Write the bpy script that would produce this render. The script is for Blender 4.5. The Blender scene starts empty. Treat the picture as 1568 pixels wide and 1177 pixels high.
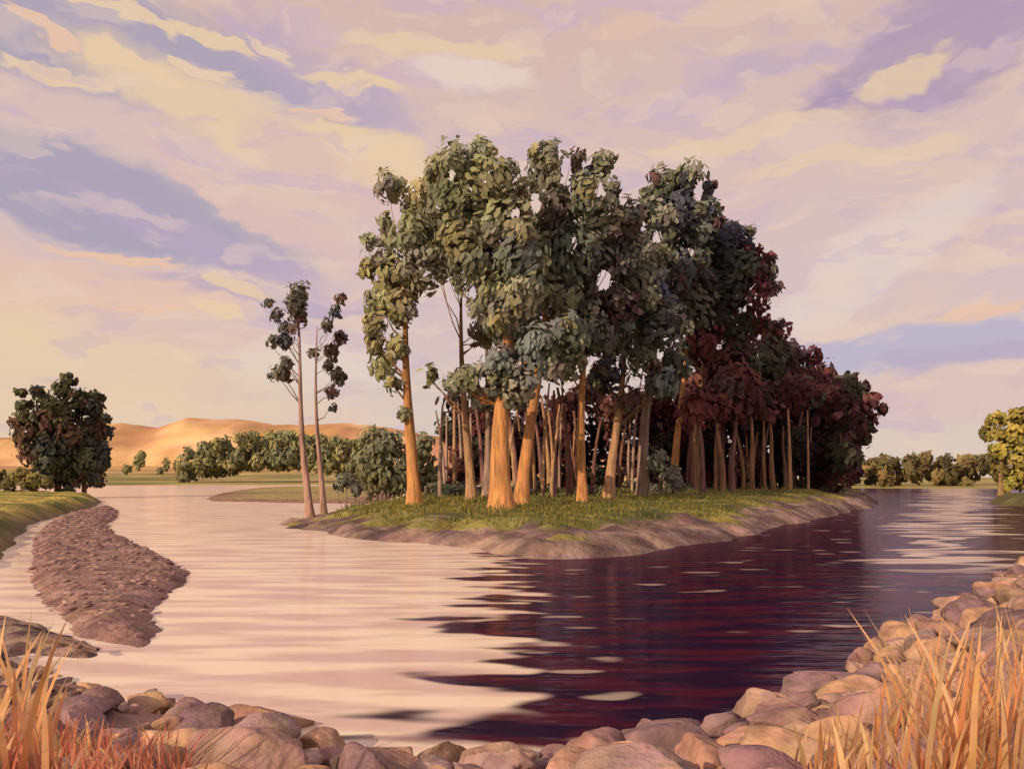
import bpy, math, random
import numpy as np
random.seed(7); rng=np.random.default_rng(7)
F=1220.0; CX=784.0; HY=730.0; H=4.0
sc=bpy.context.scene
# ---------------------------------------------------------------- helpers
def W(px,py,z=0.0):
    Y=F*(H-z)/(py-HY); return ((px-CX)/F*Y, Y)
def lin(c):
    return tuple(((x/255)/12.92 if x/255<=0.04045 else ((x/255+0.055)/1.055)**2.4) for x in c)
def hsh(ix,iy,s):
    n=(ix*374761393+iy*668265263+s*974711)&0x7fffffff
    n=((n^(n>>13))*1274126177)&0x7fffffff
    return ((n^(n>>16))&0xffff)/65535.0
def vnoise(x,y,s=0):
    x=np.asarray(x,float); y=np.asarray(y,float)
    ix=np.floor(x).astype(np.int64); iy=np.floor(y).astype(np.int64)
    fx=x-ix; fy=y-iy; fx=fx*fx*(3-2*fx); fy=fy*fy*(3-2*fy)
    a=hsh(ix,iy,s);b=hsh(ix+1,iy,s);c=hsh(ix,iy+1,s);d=hsh(ix+1,iy+1,s)
    return (a*(1-fx)+b*fx)*(1-fy)+(c*(1-fx)+d*fx)*fy
def fbm(x,y,s=0,o=4):
    v=0;a=.5;t=0
    for i in range(o):
        v=v+a*vnoise(x*2**i,y*2**i,s+i);t+=a;a*=.5
    return v/t
def sstep(a,b,x):
    t=np.clip((np.asarray(x,float)-a)/(b-a),0,1); return t*t*(3-2*t)
def chaikin(P,n=2):
    P=np.array(P,float)
    for _ in range(n):
        Q=np.roll(P,-1,0); P=np.stack([P*.75+Q*.25,P*.25+Q*.75],1).reshape(-1,2)
    return P
def sdf(P,x,y):
    x=np.asarray(x,float);y=np.asarray(y,float)
    d=np.full(x.shape,1e18);ins=np.zeros(x.shape,bool)
    Q=np.roll(P,-1,0)
    for (ax,ay),(bx,by) in zip(P,Q):
        ex,ey=bx-ax,by-ay; L=ex*ex+ey*ey+1e-12
        t=np.clip(((x-ax)*ex+(y-ay)*ey)/L,0,1)
        d=np.minimum(d,(x-ax-t*ex)**2+(y-ay-t*ey)**2)
        c=((ay>y)!=(by>y)); 
        if by!=ay: ins^= c&(x<(bx-ax)*(y-ay)/(by-ay)+ax)
    d=np.sqrt(d); return np.where(ins,d,-d)
class MB:
    def __init__(s): s.v=[];s.c=[];s.f=[];s.m=[];s.n=0
    def add(s,v,f,c,m=0):
        v=np.asarray(v,float);f=np.asarray(f,int)
        c=np.asarray(c,float)
        if c.ndim==1: c=np.tile(c,(len(v),1))
        s.v.append(v);s.c.append(c);s.f.append((f+s.n,m));s.n+=len(v)
    def build(s,name,mats,smooth=True,parent=None):
        v=np.concatenate(s.v);c=np.concatenate(s.c)
        me=bpy.data.meshes.new(name)
        me.vertices.add(len(v));me.vertices.foreach_set('co',v.astype(np.float32).ravel())
        idx=np.concatenate([f.ravel() for f,m in s.f])
        tot=np.concatenate([np.full(len(f),f.shape[1]) for f,m in s.f])
        mi=np.concatenate([np.full(len(f),m) for f,m in s.f])
        me.loops.add(len(idx));me.loops.foreach_set('vertex_index',idx.astype(np.int32))
        me.polygons.add(len(tot))
        st=np.concatenate([[0],np.cumsum(tot)[:-1]])
        me.polygons.foreach_set('loop_start',st.astype(np.int32))
        me.polygons.foreach_set('material_index',mi.astype(np.int32))
        me.polygons.foreach_set('use_smooth',np.full(len(tot),smooth) if not smooth=='bark' else (mi==0))
        me.update(calc_edges=True)
        a=me.color_attributes.new('Col','FLOAT_COLOR','POINT')
        c4=np.concatenate([c,np.ones((len(c),1))],1)
        a.data.foreach_set('color',c4.astype(np.float32).ravel())
        for m in mats: me.materials.append(m)
        o=bpy.data.objects.new(name,me);sc.collection.objects.link(o)
        return o
# ---------------------------------------------------------------- materials
def nd(nt,t,**k):
    n=nt.nodes.new(t)
    for a,b in k.items(): setattr(n,a,b)
    return n
def lk(nt,a,b): nt.links.new(a,b)
def vmat(name,rough=.85,nscale=3.0,namp=.35,bump=.3,bscale=8.0,transl=0.0,stretch=(1,1,1),bdist=.05):
    m=bpy.data.materials.new(name);m.use_nodes=True;nt=m.node_tree
    p=nt.nodes['Principled BSDF'];out=nt.nodes['Material Output']
    p.inputs['Roughness'].default_value=rough
    p.inputs['Specular IOR Level'].default_value=.2
    at=nd(nt,'ShaderNodeAttribute',attribute_name='Col')
    tc=nd(nt,'ShaderNodeTexCoord');mp=nd(nt,'ShaderNodeMapping')
    mp.inputs['Scale'].default_value=stretch
    lk(nt,tc.outputs['Object'],mp.inputs['Vector'])
    no=nd(nt,'ShaderNodeTexNoise');no.inputs['Scale'].default_value=nscale;no.inputs['Detail'].default_value=3
    lk(nt,mp.outputs[0],no.inputs['Vector'])
    mr=nd(nt,'ShaderNodeMapRange');mr.inputs[1].default_value=.3;mr.inputs[2].default_value=.7
    mr.inputs[3].default_value=1-namp;mr.inputs[4].default_value=1+namp
    lk(nt,no.outputs['Fac'],mr.inputs[0])
    mx=nd(nt,'ShaderNodeVectorMath',operation='SCALE')
    lk(nt,at.outputs['Color'],mx.inputs[0]);lk(nt,mr.outputs[0],mx.inputs['Scale'])
    s=nd(nt,'ShaderNodeVectorMath',operation='SUBTRACT');s.inputs[1].default_value=(.5,.5,.5)
    lk(nt,no.outputs['Color'],s.inputs[0])
    s2=nd(nt,'ShaderNodeVectorMath',operation='MULTIPLY_ADD');s2.inputs[1].default_value=(.1,.5,.8);s2.inputs[2].default_value=(1,1,1)
    lk(nt,s.outputs[0],s2.inputs[0])
    s3=nd(nt,'ShaderNodeVectorMath',operation='MULTIPLY');lk(nt,mx.outputs[0],s3.inputs[0]);lk(nt,s2.outputs[0],s3.inputs[1])
    lk(nt,s3.outputs[0],p.inputs['Base Color'])
    if bump>0:
        nb=nd(nt,'ShaderNodeTexNoise');nb.inputs['Scale'].default_value=bscale;nb.inputs['Detail'].default_value=4
        lk(nt,mp.outputs[0],nb.inputs['Vector'])
        b=nd(nt,'ShaderNodeBump');b.inputs['Strength'].default_value=bump;b.inputs['Distance'].default_value=bdist
        lk(nt,nb.outputs['Fac'],b.inputs['Height']);lk(nt,b.outputs[0],p.inputs['Normal'])
    if transl>0:
        p_=nd(nt,'ShaderNodeBsdfDiffuse');lk(nt,s3.outputs[0],p_.inputs['Color'])
        t=nd(nt,'ShaderNodeBsdfTranslucent');lk(nt,s3.outputs[0],t.inputs['Color'])
        x=nd(nt,'ShaderNodeMixShader');x.inputs[0].default_value=transl
        lk(nt,p_.outputs[0],x.inputs[1]);lk(nt,t.outputs[0],x.inputs[2]);lk(nt,x.outputs[0],out.inputs['Surface'])
    return m
M_leaf=vmat('foliage',.75,.35,.28,0,transl=.25)
M_bark=vmat('bark',.9,1.6,.4,.8,5,stretch=(2.5,2.5,.35),bdist=.15)
M_land=vmat('earth_and_grass',.95,.5,.35,.9,1.6,bdist=.35)
M_hill=vmat('dry_hill',.95,.02,.22,.4,.08,bdist=2)
M_rock=vmat('boulder_stone',.85,2.2,.38,.9,4,bdist=.12)
M_grav=vmat('gravel',.95,1.5,.3,1,5,bdist=.15)
M_grass=vmat('dry_grass',.7,3,.2,0,transl=.3)
# water
def water_mat():
    m=bpy.data.materials.new('river_water');m.use_nodes=True;nt=m.node_tree
    nt.nodes.remove(nt.nodes['Principled BSDF']);out=nt.nodes['Material Output']
    tc=nd(nt,'ShaderNodeTexCoord');sx=nd(nt,'ShaderNodeSeparateXYZ');lk(nt,tc.outputs['Object'],sx.inputs[0])
    def noise(scale,stretch,det=3):
        mp=nd(nt,'ShaderNodeMapping');mp.inputs['Scale'].default_value=stretch
        lk(nt,tc.outputs['Object'],mp.inputs[0])
        n=nd(nt,'ShaderNodeTexNoise');n.inputs['Scale'].default_value=scale;n.inputs['Detail'].default_value=det
        lk(nt,mp.outputs[0],n.inputs['Vector']);return n.outputs['Fac']
    def mth(op,a,b=None,c=None):
        n=nd(nt,'ShaderNodeMath',operation=op)
        for i,v in enumerate((a,b,c)):
            if v is None: continue
            if isinstance(v,(int,float)): n.inputs[i].default_value=v
            else: lk(nt,v,n.inputs[i])
        return n.outputs[0]
    def rng_(v,a,b,c=0,d=1):
        n=nd(nt,'ShaderNodeMapRange',interpolation_type='SMOOTHSTEP')
        lk(nt,v,n.inputs[0])
        for i,q in enumerate((a,b,c,d)): n.inputs[i+1].default_value=q
        return n.outputs[0]
    def mixc(f,a,b):
        n=nd(nt,'ShaderNodeMix',data_type='RGBA');lk(nt,f,n.inputs[0])
        for i,q in ((6,a),(7,b)):
            if isinstance(q,tuple): n.inputs[i].default_value=(*q,1)
            else: lk(nt,q,n.inputs[i])
        return n.outputs[2]
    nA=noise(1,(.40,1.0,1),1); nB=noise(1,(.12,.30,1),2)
    # tree reflection painted dark on the right, bright sky reflection on the left
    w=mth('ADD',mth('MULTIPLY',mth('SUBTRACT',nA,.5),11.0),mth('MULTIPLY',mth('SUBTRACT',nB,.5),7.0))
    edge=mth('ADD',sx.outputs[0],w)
    tree_refl=rng_(edge,-1.5,.2)
    refl_gaps=rng_(noise(1,(.32,.95,1),1),.66,.71)     # pale streaks painted as breaks in the dark reflection
    tree_refl=mth('MULTIPLY',tree_refl,mth('SUBTRACT',1.0,mth('MULTIPLY',refl_gaps,.42)))
    # sky reflection painted as a pale band off the right bank
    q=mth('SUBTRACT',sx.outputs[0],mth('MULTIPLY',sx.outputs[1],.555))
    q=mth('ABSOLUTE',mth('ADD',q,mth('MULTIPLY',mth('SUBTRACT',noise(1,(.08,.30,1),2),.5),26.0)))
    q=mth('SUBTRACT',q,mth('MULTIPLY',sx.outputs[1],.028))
    sky_refl=mth('MULTIPLY',mth('SUBTRACT',1.0,rng_(q,-.3,.8)),rng_(sx.outputs[1],30,38))
    tree_refl=mth('MULTIPLY',tree_refl,mth('SUBTRACT',1.0,mth('MULTIPLY',sky_refl,.75)))
    pale_refl=mixc(rng_(noise(1,(.22,1.1,1),3),.38,.62),(.66,.49,.44),(.86,.74,.58))  # pale sky reflection put into the base colour
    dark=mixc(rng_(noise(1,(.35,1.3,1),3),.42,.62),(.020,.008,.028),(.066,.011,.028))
    col=mixc(tree_refl,pale_refl,dark)
    bmp=nd(nt,'ShaderNodeBump');bmp.inputs['Strength'].default_value=.55;bmp.inputs['Distance'].default_value=.07
    h=mth('ADD',noise(1.0,(.5,1.9,1),2),mth('MULTIPLY',noise(3.5,(.5,1.6,1),1),.2))
    lk(nt,h,bmp.inputs['Height'])
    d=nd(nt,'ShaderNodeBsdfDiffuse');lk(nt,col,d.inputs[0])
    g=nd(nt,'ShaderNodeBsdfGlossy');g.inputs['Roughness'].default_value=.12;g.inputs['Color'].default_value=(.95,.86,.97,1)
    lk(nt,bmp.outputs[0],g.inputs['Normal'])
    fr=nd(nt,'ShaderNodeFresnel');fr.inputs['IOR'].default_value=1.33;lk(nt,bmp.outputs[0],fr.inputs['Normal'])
    fac=mth('MULTIPLY',fr.outputs[0],rng_(tree_refl,0,1,.42,.44))
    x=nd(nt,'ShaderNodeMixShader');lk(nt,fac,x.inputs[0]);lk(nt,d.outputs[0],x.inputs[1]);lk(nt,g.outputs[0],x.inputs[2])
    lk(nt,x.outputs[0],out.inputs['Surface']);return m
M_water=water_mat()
# ---------------------------------------------------------------- ground & water
def sheet(name,z,size,mat,col):
    b=MB();n=40
    xs=np.linspace(-size,size,n);X,Y=np.meshgrid(xs,xs+size*.6)
    v=np.stack([X.ravel(),Y.ravel(),np.full(n*n,z)],1)
    i=np.arange(n*n).reshape(n,n);f=np.stack([i[:-1,:-1],i[:-1,1:],i[1:,1:],i[1:,:-1]],-1).reshape(-1,4)
    b.add(v,f,col);return b.build(name,[mat])
sheet('ground',-1.6,6000,M_land,(.12,.09,.06))
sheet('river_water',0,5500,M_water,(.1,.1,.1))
def grid(x0,x1,nx,y0,y1,ny):
    X,Y=np.meshgrid(np.linspace(x0,x1,nx),np.linspace(y0,y1,ny));return X,Y
def land(name,poly,hf,cf,step,mat,ybox=None,amp=.6,nsc=.25):
    P=chaikin(poly,2);x0,y0=P.min(0)-2;x1,y1=P.max(0)+2
    nx=int((x1-x0)/step[0])+2;ny=int((y1-y0)/step[1])+2
    X,Y=grid(x0,x1,nx,y0,y1,ny)
    S=sdf(P,X,Y)+(fbm(X*nsc,Y*nsc,3)-.5)*2*amp
    Z=hf(X,Y,S)
    i=np.arange(nx*ny).reshape(ny,nx);f=np.stack([i[:-1,:-1],i[:-1,1:],i[1:,1:],i[1:,:-1]],-1).reshape(-1,4)
    Sr=S.ravel();keep=(Sr[f]>-1.5).any(1);f=f[keep]
    C=cf(X,Y,S,Z).reshape(-1,3)
    b=MB();b.add(np.stack([X.ravel(),Y.ravel(),Z.ravel()],1),f,C);return b.build(name,[mat]),P
def mixn(a,b,t): t=np.asarray(t)[...,None];return np.array(a)*(1-t)+np.array(b)*t
# island
isl=[W(392,803),W(450,812),W(500,820),W(560,828),W(650,832),W(740,849),W(800,858),W(880,858),W(960,853),W(1060,838),W(1150,823),W(1220,808),W(1280,790),(52,112),(64,139),(62,152),(20,156),(-8,130),(-15,100),(-19,78)]
IA,IN=1.3,.22
def S_isl(X,Y): return sdf(ISL_P,X,Y)+(fbm(X*IN,Y*IN,3)-.5)*2*IA
def h_isl(X,Y,S):
    top=1.4+.029*np.clip(Y-66,0,36)
    top=top*(.30+.70*sstep(-24,-10,X))
    r=.6*sstep(-.6,2.4,S)+.4*sstep(2.0,7.5,S)
    return -.5+(top+.5)*r+(fbm(X*.5,Y*.5,9)-.5)*1.0*sstep(0,2,S)*(1-.6*sstep(5,9,S))
def c_isl(X,Y,S,Z):
    n=fbm(X*.22,Y*.4,21)
    dirt=mixn((.12,.075,.078),(.31,.215,.18),sstep(.3,.7,fbm(X*.7,Y*.9,5)))
    gr=mixn((.085,.10,.03),(.27,.24,.07),sstep(.35,.62,n))
    return mixn(dirt,gr,sstep(3.6,4.6,S+(n-.5)*9)) 
ISL_P=chaikin(isl,2)
land('island_ground',isl,h_isl,c_isl,(.4,.5),M_land,amp=IA,nsc=IN)
def z_isl_v(x,y): return h_isl(x,y,S_isl(x,y))
def z_isl(x,y): return float(z_isl_v(np.array([x]),np.array([y]))[0])
# left bank
lb=[W(164,763),W(158,776),W(110,788),W(60,802),W(48,820),W(36,850),W(8,888),W(-60,905),(-60,30),(-300,120),(-400,420),(-250,300),(-110,165)]
def c_lb(X,Y,S,Z):
    n=fbm(X*.12,Y*.12,31)
    return mixn((.16,.11,.08),mixn((.12,.14,.035),(.42,.34,.09),sstep(.35,.65,n)),sstep(.8,2.2,S))
LB_P=chaikin(lb,2)
hl=lambda X,Y,S:-.5+1.8*sstep(-.6,3.5,S)+(fbm(X*.4,Y*.4,2)-.5)*.9*sstep(0,3,S)
land('left_bank_ground',lb,hl,c_lb,(.9,.9),M_land)
# gravel bar
gb=[W(34,862),W(44,815),W(98,786),W(172,772),W(192,790),W(164,806),W(215,832),W(262,852),W(312,882),W(276,908),W(256,932),W(266,968),W(236,998),W(150,990),W(76,966),W(50,922),W(30,888)]
hg=lambda X,Y,S:-.4+.72*sstep(-.8,1.4,S)+(fbm(X*1.5,Y*1.5,2)-.5)*.16
cg=lambda X,Y,S,Z:mixn((.19,.11,.105),(.34,.215,.185),sstep(.3,.7,fbm(X*1.6,Y*1.6,8)))
_,GB_P=land('gravel_bar',gb,hg,cg,(.2,.3),M_grav,amp=.3,nsc=.6)
# mud spit
ms=[W(-60,935),W(60,950),W(110,972),W(168,994),W(160,1010),W(90,1014),W(0,994),W(-80,990)]
land('mud_bank',ms,lambda X,Y,S:-.3+.5*sstep(-.5,.8,S)+(fbm(X*2,Y*2,2)-.5)*.16,lambda X,Y,S,Z:mixn((.10,.06,.07),(.34,.24,.18),sstep(.35,.65,fbm(X*1.2,Y*3.5,4))),(.1,.1),M_grav,amp=.2,nsc=1)
# sand spit far left
sp=[W(288,767),W(330,754),W(400,746),W(560,745),W(640,750),W(600,772),W(520,771),W(420,770),W(350,768)]
land('sand_spit',sp,lambda X,Y,S:-.3+.75*sstep(-1,5,S),lambda X,Y,S,Z:mixn((.27,.16,.12),(.34,.28,.12),sstep(3,9,S+(fbm(X*.1,Y*.1,3)-.5)*8)),(1.2,2),M_land,amp=1)
# far land
fl=[(-3500,330),(-700,350),(-290,340),(-200,385),(-60,400),(20,360),(90,300),(140,268),(260,262),(420,250),(900,240),(4000,300),(4000,5000),(-3500,5000)]
def h_fl(X,Y,S):
    rise=16*sstep(420,900,Y)*(1-sstep(-60,60,X))
    return -.6+1.5*sstep(-2,12,S)+rise
def c_fl(X,Y,S,Z):
    n=fbm(X*.02,Y*.03,4)
    return mixn(mixn((.19,.18,.06),(.42,.35,.14),sstep(.35,.65,n)),(.48,.29,.13),sstep(540,760,Y)*(X<50))
land('far_shore_meadow',fl,h_fl,c_fl,(16,12),M_hill,amp=3,nsc=.03)
# hills
def hills():
    b=MB();nx,ny=260,80;X,Y=grid(-1100,150,nx,640,1500,ny)
    xs=np.array([-1100,-760,-640,-578,-520,-453,-409,-368,-324,-268,-220,-180,-60,40,150]);
    hs=np.array([60,58,54,52,58,70,68,79,72,66,66,66,54,36,18])
    prof=np.interp(X*900/ (Y*.55+900*.45),xs,hs)
    ridge=np.exp(-((Y-930-40*np.sin(X*.01))/160)**2)*sstep(650,840,Y)
    Z=prof*ridge+(fbm(X*.02,Y*.012,5)-.5)*12*ridge+(fbm(X*.008,Y*.02,15)-.5)*14*ridge-3
    i=np.arange(nx*ny).reshape(ny,nx);f=np.stack([i[:-1,:-1],i[:-1,1:],i[1:,1:],i[1:,:-1]],-1).reshape(-1,4)
    n=fbm(X*.015+Z*.02,Y*.01,7)
    C=mixn((.46,.26,.13),(.76,.50,.25),sstep(.35,.65,n)).reshape(-1,3)
    b.add(np.stack([X.ravel(),Y.ravel(),Z.ravel()],1),f,C);b.build('golden_hills',[M_hill])
hills()
# right far bank small
rb=[W(1503,767),W(1515,772),W(1560,776),W(1640,780),(180,100),(220,140),(130,165),(92,150)]
land('right_bank_ground',rb,lambda X,Y,S:-.5+1.6*sstep(-.6,3,S),lambda X,Y,S,Z:mixn((.08,.07,.04),(.17,.17,.05),fbm(X*.3,Y*.3,5)),(.8,.8),M_land)
# near bank
nb=[W(-200,960),W(-60,985),W(0,1005),W(80,1040),W(150,1072),W(330,1092),W(400,1122),W(450,1155),W(600,1180),W(700,1192),W(780,1175),W(860,1172),W(950,1170),W(1050,1140),W(1150,1110),W(1220,1080),W(1300,1040),W(1400,978),W(1500,915),W(1568,878),W(1700,822),(60,45),(60,-20),(-50,-20),(-50,22)]
NB_P=chaikin(nb,2)
def h_nb(X,Y,S):
    return -.5+.5*sstep(-1,0,S)+.27*np.clip(S,0,8)+(fbm(X*.9,Y*.9,6)-.5)*.3*sstep(0,1.5,S)
c_nb=lambda X,Y,S,Z:mixn(mixn((.13,.08,.08),(.34,.23,.17),sstep(.3,.7,fbm(X*1.3,Y*1.3,3))),(.24,.20,.08),sstep(3,5,S)*.5)
land('near_bank_ground',nb,h_nb,c_nb,(.25,.25),M_land,amp=.0)
def z_of(P,hf,x,y): 
    S=sdf(P,np.array([x]),np.array([y]));return float(hf(np.array([x]),np.array([y]),S)[0]),float(S[0])
# ---------------------------------------------------------------- rocks
import bmesh
def ico(sub):
    bm=bmesh.new();bmesh.ops.create_icosphere(bm,subdivisions=sub,radius=1)
    v=np.array([p.co[:] for p in bm.verts]);f=np.array([[q.index for q in p.verts] for p in bm.faces]);bm.free();return v,f
ICO={k:ico(k) for k in (1,2,3,4)}
def rock(b,x,y,z,r,col,sub=3,flat=.68):
    v,f=ICO[sub];v=v.copy()
    for _ in range(14):
        n=rng.normal(size=3);n/=np.linalg.norm(n);d=rng.uniform(.42,.82)
        t=np.clip(v@n-d,0,None);v-=t[:,None]*n
    k=rng.uniform(0,9,3)
    v*=(1+.05*np.sin(v[:,[1]]*5+k[0])*np.sin(v[:,[0]]*6+k[1])+.03*np.sin(v[:,[2]]*13+k[2]))
    s=np.array([rng.uniform(.9,1.5),rng.uniform(.8,1.15),flat*rng.uniform(.85,1.3)])*r*1.18
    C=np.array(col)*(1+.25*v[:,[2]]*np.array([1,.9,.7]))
    v*=s;a=rng.uniform(0,6.28);c,s_=math.cos(a),math.sin(a)
    tl=rng.uniform(-.4,.4)
    v=v@np.array([[1,0,0],[0,math.cos(tl),-math.sin(tl)],[0,math.sin(tl),math.cos(tl)]])
    v=v@np.array([[c,-s_,0],[s_,c,0],[0,0,1]])
    b.add(v+np.array([x,y,z]),f,C)
rc=[(.34,.215,.165),(.27,.165,.15),(.38,.25,.19),(.23,.145,.155),(.40,.25,.165),(.19,.12,.13),(.30,.20,.19),(.36,.215,.155)]
def scatter(name,test,xr,yr,rr,n,mind,sub=3,cols=rc,sink=.1):
    b=MB();pts=[]
    N=n*60
    x=rng.uniform(*xr,N);y=rng.uniform(*yr,N);S=sdf(NB_P,x,y);z=h_nb(x,y,S)
    ok=(np.abs(x/y)<.75)&test(x,y,z,S)
    for x,y,z,S in zip(x[ok],y[ok],z[ok],S[ok]):
        if len(pts)>=n: break
        r=rng.uniform(*rr)*(1 if S<3 else .8)
        if pts:
            A=np.array(pts)
            if (((A[:,0]-x)**2+(A[:,1]-y)**2)<((r+A[:,2])*mind)**2).any(): continue
        pts.append((x,y,r))
        c=np.array(cols[rng.integers(len(cols))])*rng.uniform(.8,1.15)
        rock(b,x,y,z+r*sink,r,c,sub if y<14 else min(sub,3))
    b.build(name,[M_rock])
scatter('shore_boulders',lambda x,y,z,S:(x>-4.5)&(S>-.3)&(S<7)&(z<2.4),( -5,30),(6,45),(.24,.64),360,.60,4,sink=.14)
scatter('shore_stones',lambda x,y,z,S:(x<=-3.2)&(S>-.25)&(S<2.6),( -16,-3.2),(5,22),(.14,.42),75,.72,3,sink=.02)
scatter('small_shore_stones',lambda x,y,z,S:(S>-.4)&(S<6),( -12,22),(5,32),(.06,.17),520,.9,2)
# gravel stones
b=MB()
x=rng.uniform(-60,-8,60000);y=rng.uniform(17,95,60000);S=sdf(GB_P,x,y);z=hg(x,y,S)
ok=(S>-.1)&(rng.random(60000)<30/y*.9+.1)
for x,y,z in list(zip(x[ok],y[ok],z[ok]))[:1500]:
    r=rng.uniform(.04,.14)*(1+y/70)
    rock(b,x,y,z-.02,r,np.array([(.26,.16,.15),(.33,.21,.185),(.20,.125,.13)][rng.integers(3)])*rng.uniform(.85,1.15),2,.40)
b.build('gravel_stones',[M_rock])
# ---------------------------------------------------------------- tubes, trees
def tube(b,pts,rad,col,m=0,seg=9,col2=None):
    pts=np.array(pts,float);n=len(pts);V=[];T=np.gradient(pts,axis=0)
    for i in range(n):
        t=T[i]/np.linalg.norm(T[i]);a=np.cross(t,(0,1,0) if abs(t[1])<.9 else (1,0,0));a/=np.linalg.norm(a);c=np.cross(t,a)
        th=np.linspace(0,2*math.pi,seg,endpoint=False)
        rr=rad[i]*(1+.10*np.sin(th*3+i*.7))
        V.append(pts[i]+np.outer(np.cos(th)*rr,a)+np.outer(np.sin(th)*rr,c))
    V=np.concatenate(V);i=np.arange(n*seg).reshape(n,seg);j=np.roll(i,-1,1)
    f=np.stack([i[:-1],j[:-1],j[1:],i[1:]],-1).reshape(-1,4)
    if col2 is None: C=np.array(col)
    else: C=np.repeat(mixn(col,col2,np.linspace(0,1,n)),seg,0)
    b.add(V,f,C,m)
def branch(p0,p1,sag,n=6):
    p0=np.array(p0);p1=np.array(p1);t=np.linspace(0,1,n)[:,None]
    q=p0*(1-t)+p1*t; q[:,2]+=sag*np.sin(t[:,0]*math.pi);L=np.linalg.norm(p1-p0)
    q[1:-1]+=rng.normal(size=(n-2,3))*L*.02;return q
# open windows in the grove's canopy: each a round passage (world point, heading, radius, height)
GAPS=[]
def gap(px,py,ra,rb,Y=74):
    s=Y/F;x=(px-CX)*s;z=H+(HY-py)*s;d=np.array([x,Y,z-H]);d/=np.linalg.norm(d);GAPS.append((np.array([x,Y,z]),d,ra*s,rb*s))
for g in ((868,262,10,21),(820,312,9,16),(790,326,8,10),(655,492,16,33),(690,468,12,31),(925,430,14,18),(1006,362,10,14),(986,350,7,12),(684,622,13,14),(648,578,8,16),(692,268,7,9),(620,512,9,12),(726,447,8,11),(562,437,8,10),(1070,292,10,19),(1102,530,9,12),(918,292,8,12),(650,625,10,20),(1058,385,6,10),(605,330,10,11),(740,585,7,9),(880,372,6,10)): gap(*g)
def keep_pts(p):
    k=np.ones(len(p),bool)
    for c,d,a,bb in GAPS:
        q=p-c;q=q-np.outer(q@d,d);k&=~(((q[:,0]/a)**2+(q[:,2]/bb)**2)<1)
    return k
USEGAP=False
def leaves(b,c,r,L,col,k=26,m=1,jit=.36):
    c=np.array(c);r=np.array(r,float);n=max(10,int(k*(r.mean()/L)**2))
    d=rng.normal(size=(n,3));d/=np.linalg.norm(d,axis=1)[:,None]
    ph=rng.uniform(0,6.28,3)
    lob=1+.18*np.sin(d[:,0]*4+ph[0])*np.sin(d[:,2]*4+ph[1])+.10*np.sin(d[:,2]*9+ph[2])
    rad=(rng.uniform(.12,1,n)**.45)*lob
    p=c+d*rad[:,None]*r
    if USEGAP:
        kk=keep_pts(p);p=p[kk];d=d[kk];n=len(p)
        if n<3: return
    nn=d*1.0+np.array([-.15,-.3,.2])+rng.normal(size=(n,3))*jit;nn/=np.linalg.norm(nn,axis=1)[:,None]
    # leaf sprays hang along one sweep direction per clump
    sw=rng.normal(size=3)*.6+np.array([0,0,1.0])
    u=sw-nn*(nn@sw)[:,None]+rng.normal(size=(n,3))*.4;u-=nn*np.sum(u*nn,1)[:,None];u/=np.linalg.norm(u,axis=1)[:,None]
    w=np.cross(nn,u);s=L*rng.uniform(.5,1.35,n)[:,None]
    V=np.stack([p-u*s*.5,p-u*s*.22+w*s*.24,p+u*s*.25+w*s*.22,p+u*s*.55,p+u*s*.2-w*s*.25,p-u*s*.25-w*s*.22],1).reshape(-1,3)
    f=np.arange(6*n).reshape(n,6)
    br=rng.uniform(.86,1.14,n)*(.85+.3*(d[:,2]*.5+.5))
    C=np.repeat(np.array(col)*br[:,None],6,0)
    b.add(V,f,C,m)
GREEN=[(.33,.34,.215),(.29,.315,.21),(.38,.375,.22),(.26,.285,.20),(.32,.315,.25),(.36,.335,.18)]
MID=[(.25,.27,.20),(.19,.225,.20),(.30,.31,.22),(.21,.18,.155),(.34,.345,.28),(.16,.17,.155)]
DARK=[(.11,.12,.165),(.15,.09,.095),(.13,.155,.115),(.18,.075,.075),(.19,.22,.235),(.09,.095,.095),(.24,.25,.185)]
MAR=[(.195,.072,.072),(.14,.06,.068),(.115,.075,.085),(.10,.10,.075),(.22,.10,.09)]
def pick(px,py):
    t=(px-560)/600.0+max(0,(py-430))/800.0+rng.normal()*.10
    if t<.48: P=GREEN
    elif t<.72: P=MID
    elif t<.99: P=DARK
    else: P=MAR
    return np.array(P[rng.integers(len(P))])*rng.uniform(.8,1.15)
ORG=(.58,.29,.12);TAN=(.46,.28,.16);GRY=(.34,.24,.20);PUR=(.22,.12,.11)
LF=.0108
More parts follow.
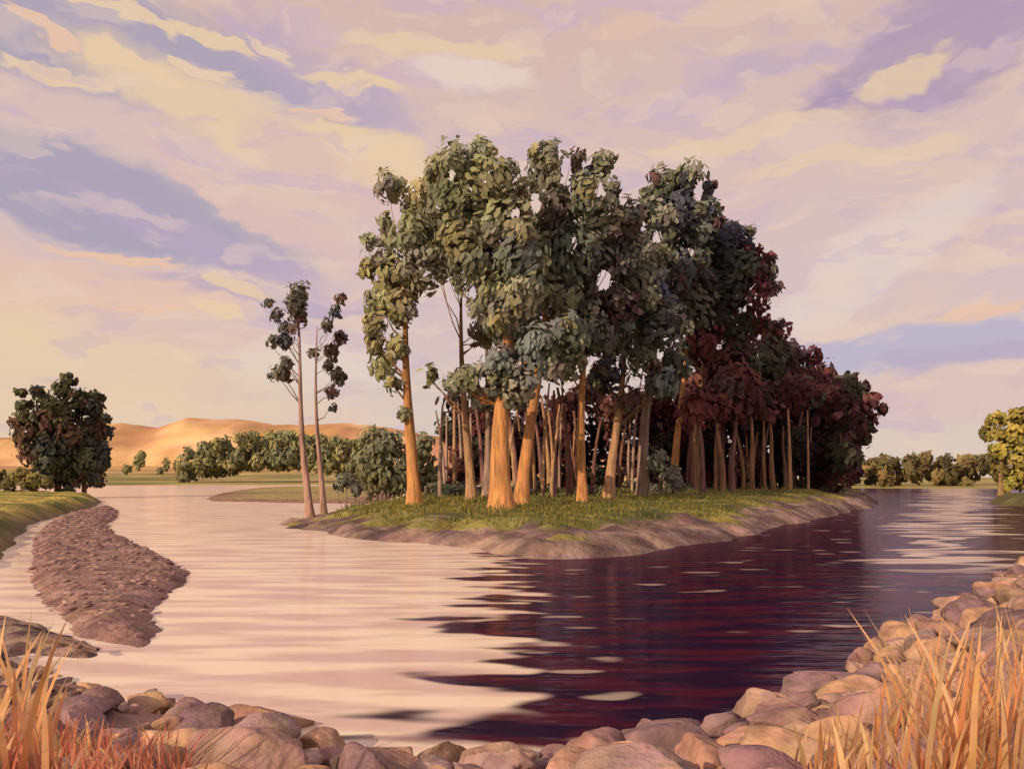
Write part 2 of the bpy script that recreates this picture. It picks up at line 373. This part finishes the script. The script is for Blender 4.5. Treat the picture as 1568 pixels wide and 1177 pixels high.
def tree(name,bx,Y,r0,top,cl,bark,gz,palf=pick,back=.8,L=None,k=32,sq=1.0,limbs=True,bark2=None,dep=1.0,grow=1.1,fill=0,gaps=False,sat=3):
    global USEGAP
    USEGAP=gaps
    b=MB();X=(bx-CX)/F*Y;z0=gz(X,Y)-.3
    S=Y/F
    tx,tz=(top[0]-CX)*S,H+(HY-top[1])*S
    n=12;t=np.linspace(0,1,n)
    pts=np.stack([X+(tx-X)*t**1.3+np.sin(t*5+bx)*.012*abs(tz-z0),Y+np.sin(t*4+bx)*.25,z0+(tz-z0)*t],1)
    rad=r0*(1-.86*t);rad[0]*=1.4;rad[1]*=1.05
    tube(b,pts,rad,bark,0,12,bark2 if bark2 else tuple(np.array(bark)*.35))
    L=L or LF*Y
    cc=[]
    for (px,py,rp) in cl:
        dy=rng.uniform(-1.3,.6)*rp*S*.9*dep
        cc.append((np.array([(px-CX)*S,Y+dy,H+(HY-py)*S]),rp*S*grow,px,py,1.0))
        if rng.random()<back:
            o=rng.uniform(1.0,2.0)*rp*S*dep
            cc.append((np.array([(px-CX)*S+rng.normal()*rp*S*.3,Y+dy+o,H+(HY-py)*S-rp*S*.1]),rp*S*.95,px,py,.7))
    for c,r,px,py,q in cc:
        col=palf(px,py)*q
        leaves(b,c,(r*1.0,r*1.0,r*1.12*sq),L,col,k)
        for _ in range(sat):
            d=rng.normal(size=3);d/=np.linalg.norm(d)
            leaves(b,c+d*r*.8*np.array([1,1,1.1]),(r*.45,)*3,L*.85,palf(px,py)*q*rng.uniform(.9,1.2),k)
        if limbs:
            zt=min(c[2]-r*.3,tz-.1*(tz-z0)); zt=max(zt-abs(c[0]-X)*.9, z0+(tz-z0)*.35)
            tt=np.clip((zt-z0)/(tz-z0),.2,.97);i=tt*(n-1);i0=int(i);fr=i-i0
            p0=pts[i0]*(1-fr)+pts[min(i0+1,n-1)]*fr
            rr=r0*(1-.82*tt)*.34
            q_=branch(p0,c,-.04*np.linalg.norm(c-p0))
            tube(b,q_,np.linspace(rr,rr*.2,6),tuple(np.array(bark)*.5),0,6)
    USEGAP=False
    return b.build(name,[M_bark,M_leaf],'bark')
T='cottonwood_tree'
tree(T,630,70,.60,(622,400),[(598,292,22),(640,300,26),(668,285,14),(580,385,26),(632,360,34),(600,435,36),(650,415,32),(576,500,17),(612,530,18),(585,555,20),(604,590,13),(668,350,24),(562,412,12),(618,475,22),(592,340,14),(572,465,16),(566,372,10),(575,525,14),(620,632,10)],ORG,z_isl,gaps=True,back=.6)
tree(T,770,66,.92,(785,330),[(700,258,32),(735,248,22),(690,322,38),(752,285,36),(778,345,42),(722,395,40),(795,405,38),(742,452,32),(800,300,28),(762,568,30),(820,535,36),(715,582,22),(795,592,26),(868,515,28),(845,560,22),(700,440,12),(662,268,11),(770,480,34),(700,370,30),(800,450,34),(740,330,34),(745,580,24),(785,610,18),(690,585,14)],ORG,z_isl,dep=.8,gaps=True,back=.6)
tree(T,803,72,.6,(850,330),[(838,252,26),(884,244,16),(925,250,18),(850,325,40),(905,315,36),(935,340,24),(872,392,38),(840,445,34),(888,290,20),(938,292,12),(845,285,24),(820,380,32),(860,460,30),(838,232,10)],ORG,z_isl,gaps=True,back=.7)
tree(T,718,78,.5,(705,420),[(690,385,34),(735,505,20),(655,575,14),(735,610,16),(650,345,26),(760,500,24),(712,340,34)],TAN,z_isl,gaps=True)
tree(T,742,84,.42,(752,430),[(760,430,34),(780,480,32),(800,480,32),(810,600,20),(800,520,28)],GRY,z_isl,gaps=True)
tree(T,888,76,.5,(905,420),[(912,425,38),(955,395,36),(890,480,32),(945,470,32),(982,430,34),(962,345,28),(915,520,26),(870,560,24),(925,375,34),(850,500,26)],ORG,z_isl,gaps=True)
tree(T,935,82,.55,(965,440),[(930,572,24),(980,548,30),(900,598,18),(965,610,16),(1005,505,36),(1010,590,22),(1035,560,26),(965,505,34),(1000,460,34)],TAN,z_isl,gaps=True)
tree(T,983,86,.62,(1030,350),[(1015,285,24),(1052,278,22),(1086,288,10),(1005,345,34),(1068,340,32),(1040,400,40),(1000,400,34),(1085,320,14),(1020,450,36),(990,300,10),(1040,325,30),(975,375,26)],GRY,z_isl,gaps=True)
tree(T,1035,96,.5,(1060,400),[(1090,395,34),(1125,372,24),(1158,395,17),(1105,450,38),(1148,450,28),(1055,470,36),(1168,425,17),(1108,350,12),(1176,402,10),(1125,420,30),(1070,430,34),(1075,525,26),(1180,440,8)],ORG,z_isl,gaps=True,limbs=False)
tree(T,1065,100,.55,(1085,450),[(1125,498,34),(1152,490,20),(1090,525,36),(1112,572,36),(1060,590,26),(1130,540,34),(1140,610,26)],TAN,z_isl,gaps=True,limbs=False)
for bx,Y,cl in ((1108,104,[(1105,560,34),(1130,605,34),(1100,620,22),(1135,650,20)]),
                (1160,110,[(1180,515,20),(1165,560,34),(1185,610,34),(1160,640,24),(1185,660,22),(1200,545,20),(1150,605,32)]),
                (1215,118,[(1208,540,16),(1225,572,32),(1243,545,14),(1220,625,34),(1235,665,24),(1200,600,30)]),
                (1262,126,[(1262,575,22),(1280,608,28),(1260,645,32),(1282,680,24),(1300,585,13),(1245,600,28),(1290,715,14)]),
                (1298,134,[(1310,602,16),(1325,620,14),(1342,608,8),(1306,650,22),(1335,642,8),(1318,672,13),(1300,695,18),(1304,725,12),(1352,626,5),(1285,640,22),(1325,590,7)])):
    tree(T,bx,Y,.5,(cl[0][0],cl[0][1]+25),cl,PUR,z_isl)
# two slim trees on the island tip
def pdk(px,py): return np.array([(.15,.145,.13),(.18,.175,.14),(.13,.145,.17),(.19,.125,.10)][rng.integers(4)])*rng.uniform(.9,1.2)
zt=lambda x,y:z_isl(x,y)
tree('poplar_tree',474,70,.36,(452,470),[(456,446,16),(455,465,17),(455,485,14),(412,464,8),(425,482,10),(436,500,9),(436,520,12),(418,525,9),(437,555,9),(426,572,12),(448,505,8)],(.40,.25,.20),zt,pdk,back=.2,L=.5,k=36,dep=.6,bark2=(.30,.22,.22),sat=1)
tree('poplar_tree',492,74,.29,(484,500),[(521,458,8),(513,478,10),(500,500,9),(519,516,10),(508,538,13),(516,576,12),(510,600,10),(478,540,8),(512,625,6),(504,560,9)],(.40,.25,.20),zt,pdk,back=.2,L=.5,k=36,dep=.6,bark2=(.30,.22,.22),sat=1)
# bushes on the island
def bush(name,cl,Y,palf,gz,k=34,L=None):
    b=MB();S=Y/F;L=L or .009*Y
    X0=(cl[0][0]-CX)*S;z0=gz(X0,Y)-.2
    for px,py,rp in cl:
        c=np.array([(px-CX)*S,Y+rng.uniform(-1,1)*rp*S*.5,H+(HY-py)*S]);col=palf(px,py)
        leaves(b,c,(rp*S,)*3,L,col,k)
        tube(b,branch((c[0]*.6+X0*.4,Y,z0),c,0),np.linspace(.006*rp*S*8,.03,6),(.15,.10,.08),0,6)
    b.build(name,[M_bark,M_leaf],'bark')
ol=lambda px,py:np.array([(.22,.225,.13),(.26,.26,.15),(.19,.205,.14)][rng.integers(3)])
bush('island_bush',[(578,690,36),(560,715,28),(605,715,30),(590,735,26),(572,668,22),(600,680,26),(565,745,18),(610,745,18)],92,ol,z_isl)
bush('island_bush',[(530,735,16),(545,748,12),(518,745,10)],86,lambda a,c:np.array((.14,.155,.13)),z_isl)
bush('island_bush',[(642,705,28),(655,735,24),(635,735,20),(650,680,18)],100,ol,z_isl)
bush('island_bush',[(1010,705,17),(1024,725,17),(1000,715,10),(1035,740,13)],84,lambda a,c:np.array((.21,.225,.19)),z_isl)
# understory thicket
b=MB()
for i in range(170):
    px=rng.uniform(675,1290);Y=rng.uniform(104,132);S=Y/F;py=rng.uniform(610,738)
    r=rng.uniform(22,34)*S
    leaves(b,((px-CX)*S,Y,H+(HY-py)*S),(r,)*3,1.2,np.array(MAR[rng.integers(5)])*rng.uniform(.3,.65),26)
for i in range(60):
    px=rng.uniform(670,1290);Y=rng.uniform(82,112)+(px>1050)*12;S=Y/F;x=(px-CX)*S;z0=z_isl(x,Y)-.2
    hgt=rng.uniform(9,14);c=[GRY,PUR,TAN,(.20,.10,.08)][rng.integers(4)];ln=rng.normal()*1.0
    tube(b,[(x+ln*t*t,Y,z0+hgt*t) for t in np.linspace(0,1,6)],np.linspace(.28,.12,6)*rng.uniform(.6,1.3),c,0,7)
for px in list(range(1078,1300,15)):   # slim boles along the shaded end of the grove
    px=px+rng.uniform(-5,5);Y=np.interp(px,[1078,1300],[90,122])+rng.uniform(-3,3);S=Y/F;x=(px-CX)*S;z0=z_isl(x,Y)-.3
    hgt=rng.uniform(10,14)*Y/105;c=[(.24,.14,.11),PUR,(.17,.12,.12),(.30,.17,.10)][rng.integers(4)];ln=rng.normal()*1.1
    tube(b,[(x+ln*t*t+.15*math.sin(t*6+px),Y,z0+hgt*t) for t in np.linspace(0,1,8)],np.linspace(.36,.13,8)*rng.uniform(.7,1.25),c,0,8)
    leaves(b,(x+ln,Y,z0+hgt),(2.2,2.0,2.4),1.1,np.array(MAR[rng.integers(5)]),30)
for i in range(50):
    px=rng.uniform(660,1290);Y=rng.uniform(84,98)+(px>1060)*22;S=Y/F;x=(px-CX)*S;z0=z_isl(x,Y);r=rng.uniform(.5,1.1)
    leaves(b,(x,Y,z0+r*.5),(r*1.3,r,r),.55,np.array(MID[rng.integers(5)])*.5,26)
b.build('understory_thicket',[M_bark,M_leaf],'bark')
# left bank tree group
zl=lambda x,y:z_of(LB_P,hl,x,y)[0]
lp=lambda px,py:np.array([(.12,.135,.075),(.155,.155,.085),(.095,.105,.095),(.16,.10,.075)][rng.integers(4)])*rng.uniform(.9,1.2)
BR=(.26,.13,.08)
tree('riverside_tree',92,150,.6,(98,600),[(98,580,10),(94,596,14),(104,612,15),(98,632,19),(86,650,20),(108,665,22),(95,690,24),(115,705,22),(90,725,20),(100,740,14)],BR,zl,lp,L=1.15,grow=1.05,sat=2,back=1)
tree('riverside_tree',55,146,.5,(50,640),[(62,598,9),(64,616,13),(30,600,6),(34,620,10),(42,638,15),(64,645,18),(24,645,8),(44,665,19),(64,682,20),(45,695,18),(68,708,20),(60,728,16),(30,672,10),(80,620,12)],BR,zl,lp,L=1.15,grow=1.05,sat=2,back=1)
tree('riverside_tree',128,154,.5,(138,640),[(128,604,8),(147,606,8),(128,622,12),(145,625,13),(138,645,17),(161,640,7),(154,660,13),(134,678,19),(150,688,13),(138,705,17),(132,728,15),(144,735,9)],BR,zl,lp,L=1.15,grow=1.05,sat=2,back=1)
b_=lambda px,py:np.array([(.24,.21,.08),(.17,.15,.07)][rng.integers(2)])
bush('bank_bush',[(30,728,16),(50,735,14),(12,738,14),(70,738,12),(40,742,12),(-5,730,14)],142,b_,zl,L=1.1)
# right-edge willow (sunlit)
yl=lambda px,py:np.array([(.48,.40,.10),(.38,.33,.10),(.24,.21,.08)][rng.integers(3)])*rng.uniform(.85,1.15)
tree('willow_tree',1532,138,.5,(1535,660),[(1520,642,9),(1538,640,10),(1556,636,11),(1575,640,12),(1526,662,12),(1548,665,14),(1570,670,16),(1530,690,12),(1552,700,15),(1534,718,10),(1556,725,13),(1580,700,16),(1540,742,9),(1575,735,14)],(.30,.20,.10),lambda x,y:1.0,yl,L=1.05)
# distant treelines
def treeline(name,items,Y,pal,L):
    b=MB();S=Y/F
    for px,py,rx,ry in items:
        yy=Y+rng.uniform(-12,12)
        c=np.array([(px-CX)*S,yy,H+(HY-py)*S])
        leaves(b,c,(rx*S,rx*S,ry*S),L,np.array(pal[rng.integers(len(pal))])*rng.uniform(.8,1.2),38)
        tube(b,[(c[0],yy,c[2]-ry*S*1.0),(c[0],yy,c[2]-ry*S*.5),(c[0],yy,c[2])],[.5,.4,.2],(.12,.08,.06),0,6)
    b.build(name,[M_bark,M_leaf],'bark')
it=[]
for px in range(290,560,8):
    top=np.interp(px,[288,300,345,380,420,460,500,540,560],[684,676,670,658,655,660,666,670,670])
    y=top+rng.uniform(0,4)
    it.append((px,y+10,10,12));it.append((px+rng.uniform(-4,4),y+26,11,14))
    it.append((px+rng.uniform(-4,4),y+38,11,12));it.append((px+rng.uniform(-4,4),y+46,10,11));it.append((px+rng.uniform(-4,4),712,9,9))
treeline('distant_treeline',it,440,[(.27,.27,.14),(.22,.24,.14),(.32,.30,.15)],2.9)
treeline('distant_tree',[(207,706,9,14),(206,695,7,9),(209,718,8,8)],430,[(.25,.25,.12)],2.4)
treeline('distant_tree',[(247,711,6,11),(247,720,6,6)],430,[(.2,.21,.12)],2.4)
treeline('distant_tree',[(262,712,5,9),(262,720,5,6)],450,[(.27,.25,.13)],2.4)
it=[]
for px in range(1300,1540,9):
    top=np.interp(px,[1300,1330,1350,1375,1400,1430,1450,1462,1480,1500,1540],[700,694,702,698,692,696,706,712,700,694,692])
    it.append((px,top+9,10,10));it.append((px+rng.uniform(-3,3),top+22,11,12));it.append((px+rng.uniform(-3,3),top+34,11,12))
treeline('distant_treeline',it,295,[(.18,.15,.07),(.13,.115,.06),(.25,.19,.085)],2.0)
# ---------------------------------------------------------------- grasses
def blades(name,pts,hr,wr,c0,c1,lean=0.0,mat=M_grass):
    b=MB();n=6;t=np.linspace(0,1,n)
    for (x,y,z,sc_) in pts:
        h=rng.uniform(*hr)*sc_;w=rng.uniform(*wr);a=rng.uniform(0,6.28);be=rng.uniform(.05,.45)*h;an=rng.normal()*1.0+lean
        dx,dy=math.cos(an)*be*(1 if rng.random()<.6 else -1),math.sin(an)*be*.6
        cx=x+dx*t**1.8;cy=y+dy*t**1.8;cz=z+h*t*(1-.08*t)
        ww=w*(1-t**1.8)*.5*(.6+.9*t)+.001;ux,uy=math.cos(a*.15),math.sin(a*.15)
        V=np.empty((2*n,3));V[0::2]=np.stack([cx-ux*ww,cy-uy*ww,cz],1);V[1::2]=np.stack([cx+ux*ww,cy+uy*ww,cz],1)
        i=np.arange(n-1)*2;f=np.stack([i,i+1,i+3,i+2],1)
        A=np.array(c0[rng.integers(len(c0))]);B=np.array(c1[rng.integers(len(c1))])
        C=np.repeat(mixn(A,B,sstep(0,.6,t)),2,0)
        b.add(V,f,C)
    return b.build(name,[mat],False)
def gpts(n,fx,yr,sc=lambda x,y:1):
    y=rng.uniform(*yr,n*3);x=np.array([fx(q) for q in y]);S=sdf(NB_P,x,y);z=h_nb(x,y,S)
    ok=S>.3
    return [(a,c,d-.05,float(sc(a,c))) for a,c,d in list(zip(x[ok],y[ok],z[ok]))[:n]]
c0=[(.50,.12,.07),(.55,.22,.09),(.36,.12,.07)];c1=[(.92,.56,.28),(.92,.66,.38),(.82,.42,.20),(.72,.50,.28)]
def fxr(y): return y*(.34+.35*rng.beta(1.6,1.1))
blades('dry_grass_tussock',gpts(310,fxr,(5.2,7.8),lambda x,y:.55+.55*sstep(.38,.54,x/y)),(.55,1.6),(.03,.07),c0,c1)
def fxl(y): return -y*(.67-.22*rng.beta(1,1.9))
blades('dry_grass_tussock',gpts(130,fxl,(6,9),lambda x,y:.36+.75*sstep(.55,.62,-x/y)),(.5,1.75),(.028,.065),c0,c1)
def fxl2(y): return -y*rng.uniform(.40,.66)
blades('low_red_grass',gpts(340,fxl2,(6,9.0)),(.25,.75),(.016,.04),[(.45,.09,.07),(.55,.16,.12)],[(.74,.36,.22),(.66,.24,.17)])
# island grass
N=22000;x=rng.uniform(-20,40,N);y=rng.uniform(44,100,N);S=S_isl(x,y);z=h_isl(x,y,S);ok=(S>4.4)&((y<80)|(rng.random(N)<.5))&(fbm(x*.22,y*.4,21)>.42)
P=[(a,c,d-.05,1+c/120) for a,c,d in list(zip(x[ok],y[ok],z[ok]))[:6000]]
blades('island_grass',P,(.15,.4),(.05,.14),[(.13,.14,.04),(.18,.17,.05)],[(.28,.27,.08),(.40,.34,.10),(.18,.20,.07)])
# driftwood
a,c,r=W(62,976,.2),W(150,994,.2),.10
b=MB();p=branch((a[0],a[1],.16),(c[0],c[1],.2),.03,9);tube(b,p,np.linspace(r,r*.4,9),(.20,.13,.11),0,9);b.build('driftwood_log',[M_bark])
# ---------------------------------------------------------------- sky
SE,SA=math.radians(23),math.radians(226)   # elevation; compass bearing (from +Y clockwise) of the sun
w=bpy.data.worlds.new('World');sc.world=w;w.use_nodes=True;nt=w.node_tree
try: w.cycles.sampling_method='NONE'
except Exception: pass
bg=nt.nodes['Background'];bg.inputs[1].default_value=.1
tc=nd(nt,'ShaderNodeTexCoord');sx=nd(nt,'ShaderNodeSeparateXYZ');lk(nt,tc.outputs['Generated'],sx.inputs[0])
az=nd(nt,'ShaderNodeMath',operation='ARCTAN2');lk(nt,sx.outputs[0],az.inputs[0]);lk(nt,sx.outputs[1],az.inputs[1])
el=nd(nt,'ShaderNodeMath',operation='ARCSINE');lk(nt,sx.outputs[2],el.inputs[0])
cb=nd(nt,'ShaderNodeCombineXYZ');lk(nt,az.outputs[0],cb.inputs[0]);lk(nt,el.outputs[0],cb.inputs[1])
def wn(scale,st,det,src,rot=0):
    mp=nd(nt,'ShaderNodeMapping');mp.inputs['Scale'].default_value=st;mp.inputs['Rotation'].default_value=(0,0,rot);lk(nt,src,mp.inputs[0])
    n=nd(nt,'ShaderNodeTexNoise');n.inputs['Scale'].default_value=scale;n.inputs['Detail'].default_value=det;lk(nt,mp.outputs[0],n.inputs['Vector']);return n
def warp(src,scale,st,amp,det=1):
    n=wn(scale,st,det,src)
    s=nd(nt,'ShaderNodeVectorMath',operation='SUBTRACT');s.inputs[1].default_value=(.5,.5,.5);lk(nt,n.outputs['Color'],s.inputs[0])
    m=nd(nt,'ShaderNodeVectorMath',operation='MULTIPLY_ADD');m.inputs[1].default_value=(amp,amp*.5,0);lk(nt,s.outputs[0],m.inputs[0]);lk(nt,src,m.inputs[2]);return m.outputs[0]
P0=cb.outputs[0];P1=warp(P0,5,(1,2.2,1),.11);P2=warp(P1,26,(1,2.4,1),.06,2)
def cmix(fac,a,b,blend='MIX'):
    n=nd(nt,'ShaderNodeMix',data_type='RGBA');n.blend_type=blend
    if isinstance(fac,(int,float)): n.inputs[0].default_value=fac
    else: lk(nt,fac,n.inputs[0])
    for i,q in ((6,a),(7,b)):
        if isinstance(q,tuple): n.inputs[i].default_value=(*q,1)
        else: lk(nt,q,n.inputs[i])
    return n.outputs[2]
ramp=nd(nt,'ShaderNodeValToRGB');mr=nd(nt,'ShaderNodeMapRange');mr.inputs[1].default_value=0;mr.inputs[2].default_value=1.2
sp2=nd(nt,'ShaderNodeSeparateXYZ');lk(nt,P2,sp2.inputs[0]);lk(nt,sp2.outputs[1],mr.inputs[0]);lk(nt,mr.outputs[0],ramp.inputs[0])
E=ramp.color_ramp.elements
E[0].position=0;E[0].color=(*lin((226,208,192)),1);E[1].position=1;E[1].color=(*lin((202,180,186)),1)
for p_,c in ((.08,(221,201,193)),(.18,(219,194,194)),(.30,(222,195,188)),(.45,(218,187,177))):
    e=E.new(p_);e.color=(*lin(c),1)
col=ramp.outputs[0]
LB=lin((168,162,186));LV=lin((188,170,194));CR=lin((238,208,172));PK=lin((227,193,186));YL=lin((240,210,170));WH=lin((236,217,204));PP=lin((174,152,182));LL=lin((186,180,206));SL=lin((208,182,198));PE=lin((240,200,172))
def streak(scale,st,lo,hi,amt,c,src,rot=0):
    global col
    n=wn(scale,st,2,src,rot);r=nd(nt,'ShaderNodeMapRange',interpolation_type='SMOOTHSTEP')
    for i,q in enumerate((lo,hi,0,amt)): r.inputs[i+1].default_value=q
    lk(nt,n.outputs['Fac'],r.inputs[0]);col=cmix(r.outputs[0],col,c)
streak(3.5,(1,3.5,1),.52,.60,.6,lin((234,204,182)),P2,.15)
streak(4.5,(1.2,4,1),.55,.61,.6,SL,P2,.1)
blobs=[(60,560,330,90,0,YL,.75,.5),(100,290,330,62,-8,LB,.85,.25),(330,370,190,32,-14,LV,.8,.25),(120,55,420,62,-6,LB,.8,.3),(470,110,150,40,-20,LV,.6,.3),
(1470,50,190,70,14,PP,.8,.25),(1285,155,55,16,25,PP,.7,.3),(1340,135,80,14,-4,PP,.7,.3),(1430,528,240,32,0,LL,.8,.3),(1520,545,120,18,3,LV,.6,.3),
(80,430,260,38,0,PE,.65,.3),(420,195,290,42,-11,CR,.9,.25),(560,285,200,36,-24,PK,.8,.3),(600,250,150,30,-18,CR,.6,.3),(360,300,150,14,-24,PK,.8,.3),(470,350,120,22,-25,PK,.6,.3),
(725,118,95,22,-3,WH,.75,.3),(1160,200,170,13,3,CR,.6,.3),(1290,235,150,15,3,CR,.6,.25),(660,70,150,14,-3,CR,.8,.3),(1400,108,70,18,14,CR,.8,.25),
(400,450,180,15,-6,LV,.7,.3),(330,520,200,26,0,PK,.6,.3),(200,95,70,11,-8,CR,.9,.2),(310,55,70,8,-6,CR,.9,.2),(60,100,60,9,-6,CR,.9,.2),(170,22,90,8,-4,CR,.9,.2),(110,108,50,8,-8,CR,.8,.2),
(545,130,95,13,-8,CR,.9,.25),(170,385,90,7,-2,PE,.9,.25),(210,462,50,5,-3,PE,.9,.25),(315,472,45,7,-8,CR,.9,.25),(360,440,55,10,-10,CR,.85,.25),(60,48,50,7,-10,PE,.9,.2),(300,98,40,8,0,CR,.9,.2),(400,62,50,7,-5,CR,.8,.2),(480,160,40,6,-5,PE,.8,.2),
(1330,400,170,45,32,WH,.6,.3),(1080,330,100,60,20,PK,.5,.5),(1500,480,45,12,0,lin((240,198,168)),.8,.3),(1130,440,60,20,0,WH,.5,.4),(480,560,120,40,0,WH,.6,.4),(1450,600,200,30,0,PK,.6,.4),(1200,95,120,12,8,LV,.5,.4),(1000,60,90,12,-3,PE,.4,.3),(1180,560,90,16,0,LL,.4,.4)]
for (bx,by,rx,ry,an,c,st,soft) in blobs:
    mp=nd(nt,'ShaderNodeMapping',vector_type='TEXTURE')
    mp.inputs['Location'].default_value=(math.atan((bx-CX)/F),math.atan((HY-by)/math.hypot(F,bx-CX)),0)
    mp.inputs['Rotation'].default_value=(0,0,math.radians(an));mp.inputs['Scale'].default_value=(rx/F*.93,ry/F*.93,1)
    lk(nt,P2,mp.inputs[0])
    ln=nd(nt,'ShaderNodeVectorMath',operation='LENGTH');lk(nt,mp.outputs[0],ln.inputs[0])
    r=nd(nt,'ShaderNodeMapRange',interpolation_type='SMOOTHSTEP');r.inputs[1].default_value=1+soft;r.inputs[2].default_value=1-soft;r.inputs[3].default_value=0;r.inputs[4].default_value=st
    lk(nt,ln.outputs['Value'],r.inputs[0]);col=cmix(r.outputs[0],col,c)
streak(11,(1,3.2,1),.53,.63,.38,lin((238,210,190)),P2,-.2)
streak(15,(1,3,1),.56,.66,.34,lin((204,178,198)),P2,.25)
sky=nd(nt,'ShaderNodeTexSky');sky.sky_type='NISHITA';sky.sun_disc=False;sky.sun_elevation=SE;sky.sun_rotation=SA
sky.dust_density=3
# high cloud covers most of the clear sky: cloud radiance expressed in the sky texture's units (x10)
sc10=nd(nt,'ShaderNodeVectorMath',operation='SCALE');sc10.inputs['Scale'].default_value=9.8;lk(nt,col,sc10.inputs[0])
fin=cmix(.95,sky.outputs[0],sc10.outputs[0]);lk(nt,fin,bg.inputs[0])
# sun
sd=bpy.data.lights.new('sun','SUN');sd.energy=3.9;sd.angle=math.radians(.6);sd.color=(1,.73,.47)
so=bpy.data.objects.new('sun',sd);sc.collection.objects.link(so)
from mathutils import Vector
dv=Vector((math.sin(SA)*math.cos(SE),math.cos(SA)*math.cos(SE),math.sin(SE)))
so.rotation_euler=(dv).to_track_quat('Z','Y').to_euler();so.location=dv*50
# camera
cd=bpy.data.cameras.new('camera');cd.sensor_width=36;cd.lens=36*F/1568;cd.shift_y=(HY-588.5)/1568;cd.clip_end=20000;cd.clip_start=.1
co=bpy.data.objects.new('camera',cd);sc.collection.objects.link(co);co.location=(0,0,H);co.rotation_euler=(math.pi/2,0,0);sc.camera=co
sc.view_settings.view_transform='Standard';sc.view_settings.look='None';sc.view_settings.exposure=0
